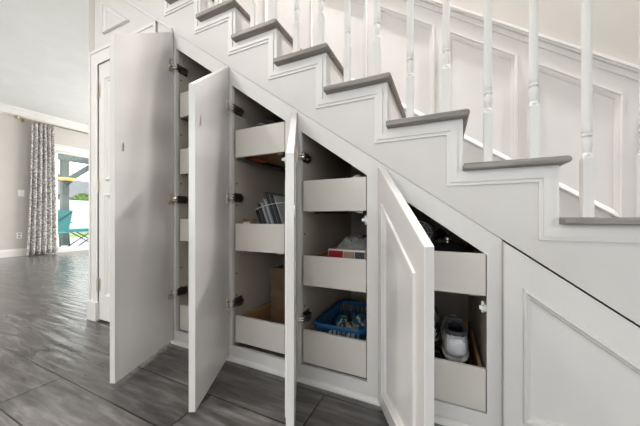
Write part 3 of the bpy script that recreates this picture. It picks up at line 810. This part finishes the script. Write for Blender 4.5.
obj('pan_body', MB().lathe([(.082, .0), (.092, .012), (.096, .11), (.100, .113), (.098, .118)], (.015, .195, zt_), 32), 'black', pan, smooth='auto')
obj('pan_lid', MB().lathe([(.100, .1185), (.092, .128), (.060, .142), (.02, .148), (.012, .149)], (.015, .195, zt_), 32), 'black', pan, smooth='auto')
obj('lid_knob', MB().lathe([(.008, .149), (.008, .157), (.018, .162), (.018, .170), (.01, .173)], (.015, .195, zt_), 16), 'chrome', pan, smooth='auto')

tag(obj('black_pouch', crumple(-.16, .06, .33, .48, zt_, .735, 41, 9, 8, .25), 'black'), 'shiny black pouch behind the black pan in the top drawer above the sneakers', 'pouch')

# ------------------------------------------------------------------ far left room
cur = empty('curtain', (XL + .1, 1.47, .03), 'floor-length grey and white patterned curtain beside the sliding glass door', 'curtain')
rows, cols = 26, 90; vs = []
for j in range(rows):
    v = j / (rows - 1); z = .025 + 2.70 * v
    ya, yb_ = 1.205 + .080 * v ** .6, 1.675 - .045 * v
    for i_ in range(cols):
        u = i_ / (cols - 1)
        amp = .045 - .012 * v
        x = XL + .105 + amp * math.sin(u * 2 * PI * 5.5 + .5 * math.sin(v * 3 + u * 4)) + .012 * math.sin(u * 31 + v * 2)
        vs.append((x, ya + (yb_ - ya) * u, z))
q = MB().add(vs, [(j * cols + i_, j * cols + i_ + 1, (j + 1) * cols + i_ + 1, (j + 1) * cols + i_) for j in range(rows - 1) for i_ in range(cols - 1)])
o = obj('curtain_cloth', q, 'curtain', cur, smooth=True)
s_ = o.modifiers.new('solid', 'SOLIDIFY'); s_.thickness = .004
rod = empty('curtain_rod', (XL + .1, 1.1, 2.70), 'thin curtain rod with a brass finial above the patterned curtain', 'curtain rod')
obj('rod', MB().tube([(XL + .1, 1.16, 2.742), (XL + .1, 4.2, 2.742)], .011, 10), 'brass', rod, smooth=True)
obj('finial', MB().tube([(XL + .1, y, 2.742) for y in (1.04, 1.06, 1.085, 1.105, 1.12, 1.135, 1.16)], [.006, .022, .030, .024, .012, .020, .014], 12), 'brass', rod, smooth=True)
obj('bracket', MB().box(XL + .0, XL + .012, 1.18, 1.22, 2.70, 2.78).box(XL + .012, XL + .1, 1.192, 1.208, 2.722, 2.732), 'brass', rod)
sw = empty('light_switch', (XL, 1.16, 1.22), 'white switch plate on the greige wall beside the curtain', 'switch')
obj('plate', B(XL + .0005, XL + .008, 1.13, 1.22, 1.20, 1.33), 'catch', sw, bevel=.002); obj('rocker', B(XL + .008, XL + .012, 1.158, 1.192, 1.235, 1.295), 'catch', sw, bevel=.001)
ot = empty('wall_outlet', (XL, 1.16, .4), 'white outlet plate low on the wall beside the curtain hem', 'outlet')
obj('plate', B(XL + .0005, XL + .008, 1.11, 1.185, .36, .48), 'catch', ot, bevel=.002)
obj('socket', MB().box(XL + .008, XL + .010, 1.13, 1.165, .375, .41).box(XL + .008, XL + .010, 1.13, 1.165, .43, .465), 'grey2', ot)

# ------------------------------------------------------------------ outside
struct('ground_patio', B(-13.5, XL - .15, -1, 9, -.12, -.02), 'patio', 'pale concrete patio')
struct('ground_lawn', B(-40, -13.5, -15, 30, -.12, -.03), 'lawn', 'sunlit green lawn')
pg = empty('pergola', (-9.9, 2.7, -.02), 'grey-green wooden pergola on the patio outside the sliding door', 'pergola')
obj('post', B(-9.98, -9.82, 2.63, 2.79, -.02, 2.42), 'pergola', pg, bevel=.006)
obj('post', B(-9.98, -9.82, 6.0, 6.16, -.02, 2.42), 'pergola', pg, bevel=.006)
obj('beam', B(-9.97, -9.83, -.6, 7.0, 2.42, 2.68), 'pergola', pg, bevel=.006)
def brace(y0, z0, y1, z1):
    t = .07; d = Vector((0, y1 - y0, z1 - z0)).normalized(); nrm = Vector((0, -d.z, d.y)) * t
    pts = [Vector((0, y0, z0)) - nrm, Vector((0, y1, z1)) - nrm, Vector((0, y1, z1)) + nrm, Vector((0, y0, z0)) + nrm]
    return MB().prism([(p.y, p.z) for p in pts], -9.95, -9.85, 'x')
obj('brace', brace(2.78, 1.86, 3.45, 2.46), 'pergola', pg, bevel=.004)
obj('brace', brace(2.64, 1.86, 1.95, 2.46), 'pergola', pg, bevel=.004)
for j in range(9):
    y = -.3 + .85 * j
    obj('rafter', B(-11.0, -8.0, y, y + .05, 2.68, 2.83), 'pergola', pg)
bl = empty('hanging_lamp', (-9.7, 2.7, 1.8), 'glowing amber glass bowl lamp beside the pergola post', 'lamp')
obj('glass_bowl', MB().lathe([(.035, .0), (.11, .03), (.18, .08), (.20, .115), (.19, .118), (.10, .05)], (-9.56, 2.63, 1.76), 24), 'amber', bl, smooth=True)
obj('metal_cup', MB().lathe([(.01, -.10), (.05, -.07), (.09, -.02), (.135, .035), (.12, .037)], (-9.56, 2.63, 1.765), 20), 'tealmetal', bl, smooth=True)
obj('wall_arm', MB().tube([(-9.56, 2.63, 1.69), (-9.66, 2.66, 1.64), (-9.815, 2.69, 1.66)], .012, 8), 'tealmetal', bl, smooth=True)

pc = empty('patio_chair', (-8.55, 2.2, -.02), 'teal canvas patio chair outside the sliding glass door', 'chair')
cx, cy = -8.60, 1.98
obj('seat', MB().loops([[(cx - .24, cy - .24, .40), (cx + .24, cy - .22, .38), (cx + .24, cy + .22, .38), (cx - .24, cy + .24, .40)], [(cx - .24, cy - .24, .43), (cx + .24, cy - .22, .41), (cx + .24, cy + .22, .41), (cx - .24, cy + .24, .43)]]), 'teal', pc, bevel=.01)
bk_ = []
for j in range(6):
    v = j / 5; bk_.append([(cx + .24 + .10 * v + t_, cy + s_ * (.20 + .05 * v), .43 + .52 * v) for s_, t_ in ((-1, 0), (0, .03), (1, 0), (1, .02), (0, .05), (-1, .02))])
obj('backrest', MB().loops(bk_), 'teal', pc, smooth='auto')
obj('back_strap', MB().tube([(cx + .28, cy - .19, .50), (cx + .355, cy + .02, .72), (cx + .33, cy - .2, .90)], .010, 6).tube([(cx + .355, cy + .02, .72), (cx + .38, cy + .22, .90)], .010, 6), 'tealmetal', pc)
for sx, sy in ((-1, -1), (-1, 1), (1, -1), (1, 1)):
    obj('leg', MB().tube([(cx + sx * .22, cy + sy * .22, .40), (cx + sx * .25, cy + sy * .24, -.018)], .014, 8), 'tealmetal', pc, smooth=True)
for sy in (-1, 1):
    obj('armrest', MB().tube([(cx + .29, cy + sy * .25, .66), (cx + .02, cy + sy * .27, .64), (cx - .24, cy + sy * .26, .62), (cx - .24, cy + sy * .24, .40)], .013, 8), 'tealmetal', pc, smooth=True)
tb = empty('patio_table', (-8.75, 2.9, -.02), 'low teal folding patio table on crossed dark legs beside the teal chair', 'table')
cx, cy = -8.95, 2.78
obj('tabletop', B(cx - .28, cx + .28, cy - .36, cy + .42, .40, .47), 'teal', tb, bevel=.01)
for sx in (-1, 1):
    obj('leg', MB().tube([(cx + sx * .22, cy - .30, -.015), (cx + sx * .20, cy + .26, .40)], .014, 8), 'tealmetal', tb, smooth=True)
    obj('leg', MB().tube([(cx + sx * .19, cy + .30, -.015), (cx + sx * .17, cy - .26, .40)], .014, 8), 'tealmetal', tb, smooth=True)
obj('foot_bar', MB().tube([(cx - .22, cy - .30, -.006), (cx + .22, cy - .30, -.006)], .012, 8).tube([(cx - .22, cy + .30, -.006), (cx + .22, cy + .30, -.006)], .012, 8), 'tealmetal', tb, smooth=True)

fc = empty('garden_fence', (-16, 5, -.03), 'tall pale vinyl fence across the back of the yard', 'fence')
obj('fence_panel', B(-16.04, -16.0, -8, 18, -.03, 1.60), 'fence', fc)
for j in range(11):
    y = -7.9 + 2.5 * j; obj('post', B(-16.08, -15.96, y, y + .12, -.03, 1.68), 'fence', fc)
obj('rail', MB().box(-16.0, -15.97, -8, 18, 1.48, 1.60).box(-16.0, -15.97, -8, 18, .05, .17), 'fence', fc)
hs = empty('neighbour_house', (-24, 8, -.03), 'neighbouring house with a low grey shingle roof behind the fence', 'house')
obj('wall', B(-30, -22.5, -4, 22, -.03, 2.1), 'stucco', hs)
obj('roof', MB().prism([(-31, 2.0), (-21.9, 2.0), (-21.9, 2.12), (-26.3, 3.7), (-31, 2.12)], -5, 23, 'y'), 'roof', hs)
def shrub(c, r_, seed, lab):
    r = random.Random(seed); q = MB()
    for j in range(420):
        a1, a2 = r.random() * 2 * PI, math.acos(1 - 2 * r.random()); rr = .75 + .3 * r.random()
        p = Vector((c[0] + r_[0] * rr * math.sin(a2) * math.cos(a1), c[1] + r_[1] * rr * math.sin(a2) * math.sin(a1), max(c[2] - r_[2] * .9, c[2] + r_[2] * rr * math.cos(a2))))
        d1 = Vector((r.random() - .5, r.random() - .5, r.random() - .5)).normalized() * .10; d2 = d1.cross(Vector((r.random() - .5, r.random() - .5, r.random() - .5)).normalized()).normalized() * .05
        q.add([p - d1, p + d2, p + d1, p - d2], [(0, 1, 2, 3)])
    root = empty('garden_shrub', (c[0], c[1], -.03), lab, 'shrub', 'shrubs behind the fence')
    obj('foliage', q, 'hedge', root)
    obj('branches', MB().ball(c, [v * .72 for v in r_], 12, 8), 'hedge', root, smooth=True)
    obj('stem', MB().tube([(c[0], c[1], -.03), (c[0], c[1], c[2] - r_[2] * .5)], .08, 8), 'ply', root)
shrub((-17.2, 5.1, 1.45), (.5, .40, .50), 1, 'bright green shrub over the fence, left of the pergola post')
shrub((-17.2, 6.25, 1.50), (.5, .45, .55), 2, 'bright green shrub over the fence, right of the pergola post')

# ------------------------------------------------------------------ added fill lights, sun and sky
def fill_light(x, y, z, lab, power=20, size=.16):  # unseen fittings, added to light the rooms from above
    root = empty('added_ceiling_light', (x, y, z), lab, 'added fill light', 'added ceiling fill lights')
    obj('trim_ring', MB().lathe([(.085, -.001), (.10, -.001), (.10, -.006), (.085, -.010)], (x, y, z), 24), 'white', root, smooth='auto')
    obj('lens', MB().lathe([(.084, -.002), (.084, -.005)], (x, y, z), 24), 'lamp', root)
    l = bpy.data.lights.new('fill_light', 'AREA'); l.shape = 'DISK'; l.size = size; l.energy = power; l.color = (1, .95, .89) if z < 4 else (1, .985, .975); l.spread = R(150)
    o = bpy.data.objects.new('fill_light', l); C.objects.link(o); o.location = (x, y, z - .02)
fill_light(-5.5, -2.0, CEIL, 'added round ceiling fill light over the left room, nearer the rear wall', 26)
fill_light(-5.5, 2.0, CEIL, 'added round ceiling fill light over the left room, nearer the sliding door', 26)
fill_light(-2.0, -1.35, CEIL, 'added round ceiling fill light above the floor by the tallest cabinet', 36)
fill_light(-.2, -1.35, CEIL, 'added round ceiling fill light above the middle cabinets', 10)
fill_light(1.7, -1.35, CEIL, 'added round ceiling fill light above the closed cabinet at the right', 1)
fill_light(-.6, .45, 5.2, 'added round light high in the stairwell, standing in for upper floor daylight', 200)  # added in place of daylight falling from the upper floor
fill_light(1.6, .45, 5.2, 'added round light nearest the foot of the stairs, standing in for upper floor daylight', 200)  # second added stand-in for upper floor daylight

def area(name, loc, rot, sx, sy, e, col):  # added fill panel, one outside each unseen window
    l = bpy.data.lights.new(name, 'AREA'); l.shape = 'RECTANGLE'; l.size = sx; l.size_y = sy; l.energy = e; l.color = col
    o = bpy.data.objects.new(name, l); C.objects.link(o); o.location = loc; o.rotation_euler = rot
    return o
area('fill_rear_window', ((WX0 + WX1) / 2, -4.25, 1.55), (R(90), 0, 0), 3.6, 1.9, 34, (.86, .90, 1.))
area('fill_right_window', (3.45, (RY0 + RY1) / 2, 1.55), (0, R(90), 0), 1.9, 1.8, 16, (.62, .80, 1.))
area('fill_left_window', (-5.1, -4.25, 1.55), (R(90), 0, 0), 3.4, 1.9, 175, (1., .955, .93))
area('fill_back_window', (-4.9, 4.75, 1.55), (R(-90), 0, 0), 3.4, 1.9, 600, (1., .955, .93))
sun = bpy.data.lights.new('sun', 'SUN'); sun.energy = 6; sun.angle = R(2); sun.color = (1, .96, .9)
so = bpy.data.objects.new('sun', sun); C.objects.link(so); so.rotation_euler = (R(8), R(46), 0)

wd_ = bpy.data.worlds.new('sky'); bpy.context.scene.world = wd_; wd_.use_nodes = True
N, L = wd_.node_tree.nodes, wd_.node_tree.links
bg = N['Background']
sky = N.new('ShaderNodeTexSky'); sky.sky_type = 'HOSEK_WILKIE'; sky.turbidity = 6; sky.ground_albedo = .4
sky.sun_direction = Vector((.3, -.5, .8)).normalized()
mx = N.new('ShaderNodeMix'); mx.data_type = 'RGBA'; mx.inputs[0].default_value = .85; mx.inputs[7].default_value = (1., .985, .965, 1)
L.new(sky.outputs[0], mx.inputs[6]); L.new(mx.outputs[2], bg.inputs[0]); bg.inputs[1].default_value = 6.5

# ------------------------------------------------------------------ camera
cam = bpy.data.cameras.new('camera'); co = bpy.data.objects.new('camera', cam); C.objects.link(co)
co.location = (0, -1.10, .78); co.rotation_euler = (R(90), 0, R(25))
cam.sensor_width = 36; cam.lens = 265 / 640 * 36; cam.clip_start = .02
cam.shift_y = -(213 - 217.4) / 640
bpy.context.scene.camera = co
vs_ = bpy.context.scene.view_settings
vs_.view_transform = 'Standard'; vs_.look = 'None'; vs_.gamma = 1; vs_.exposure = -.80; vs_.use_curve_mapping = False
bpy.context.scene.cycles.use_denoising = True
bpy.context.scene.cycles.max_bounces = 10
bpy.context.scene.cycles.diffuse_bounces = 6
bpy.context.scene.cycles.sample_clamp_indirect = 6
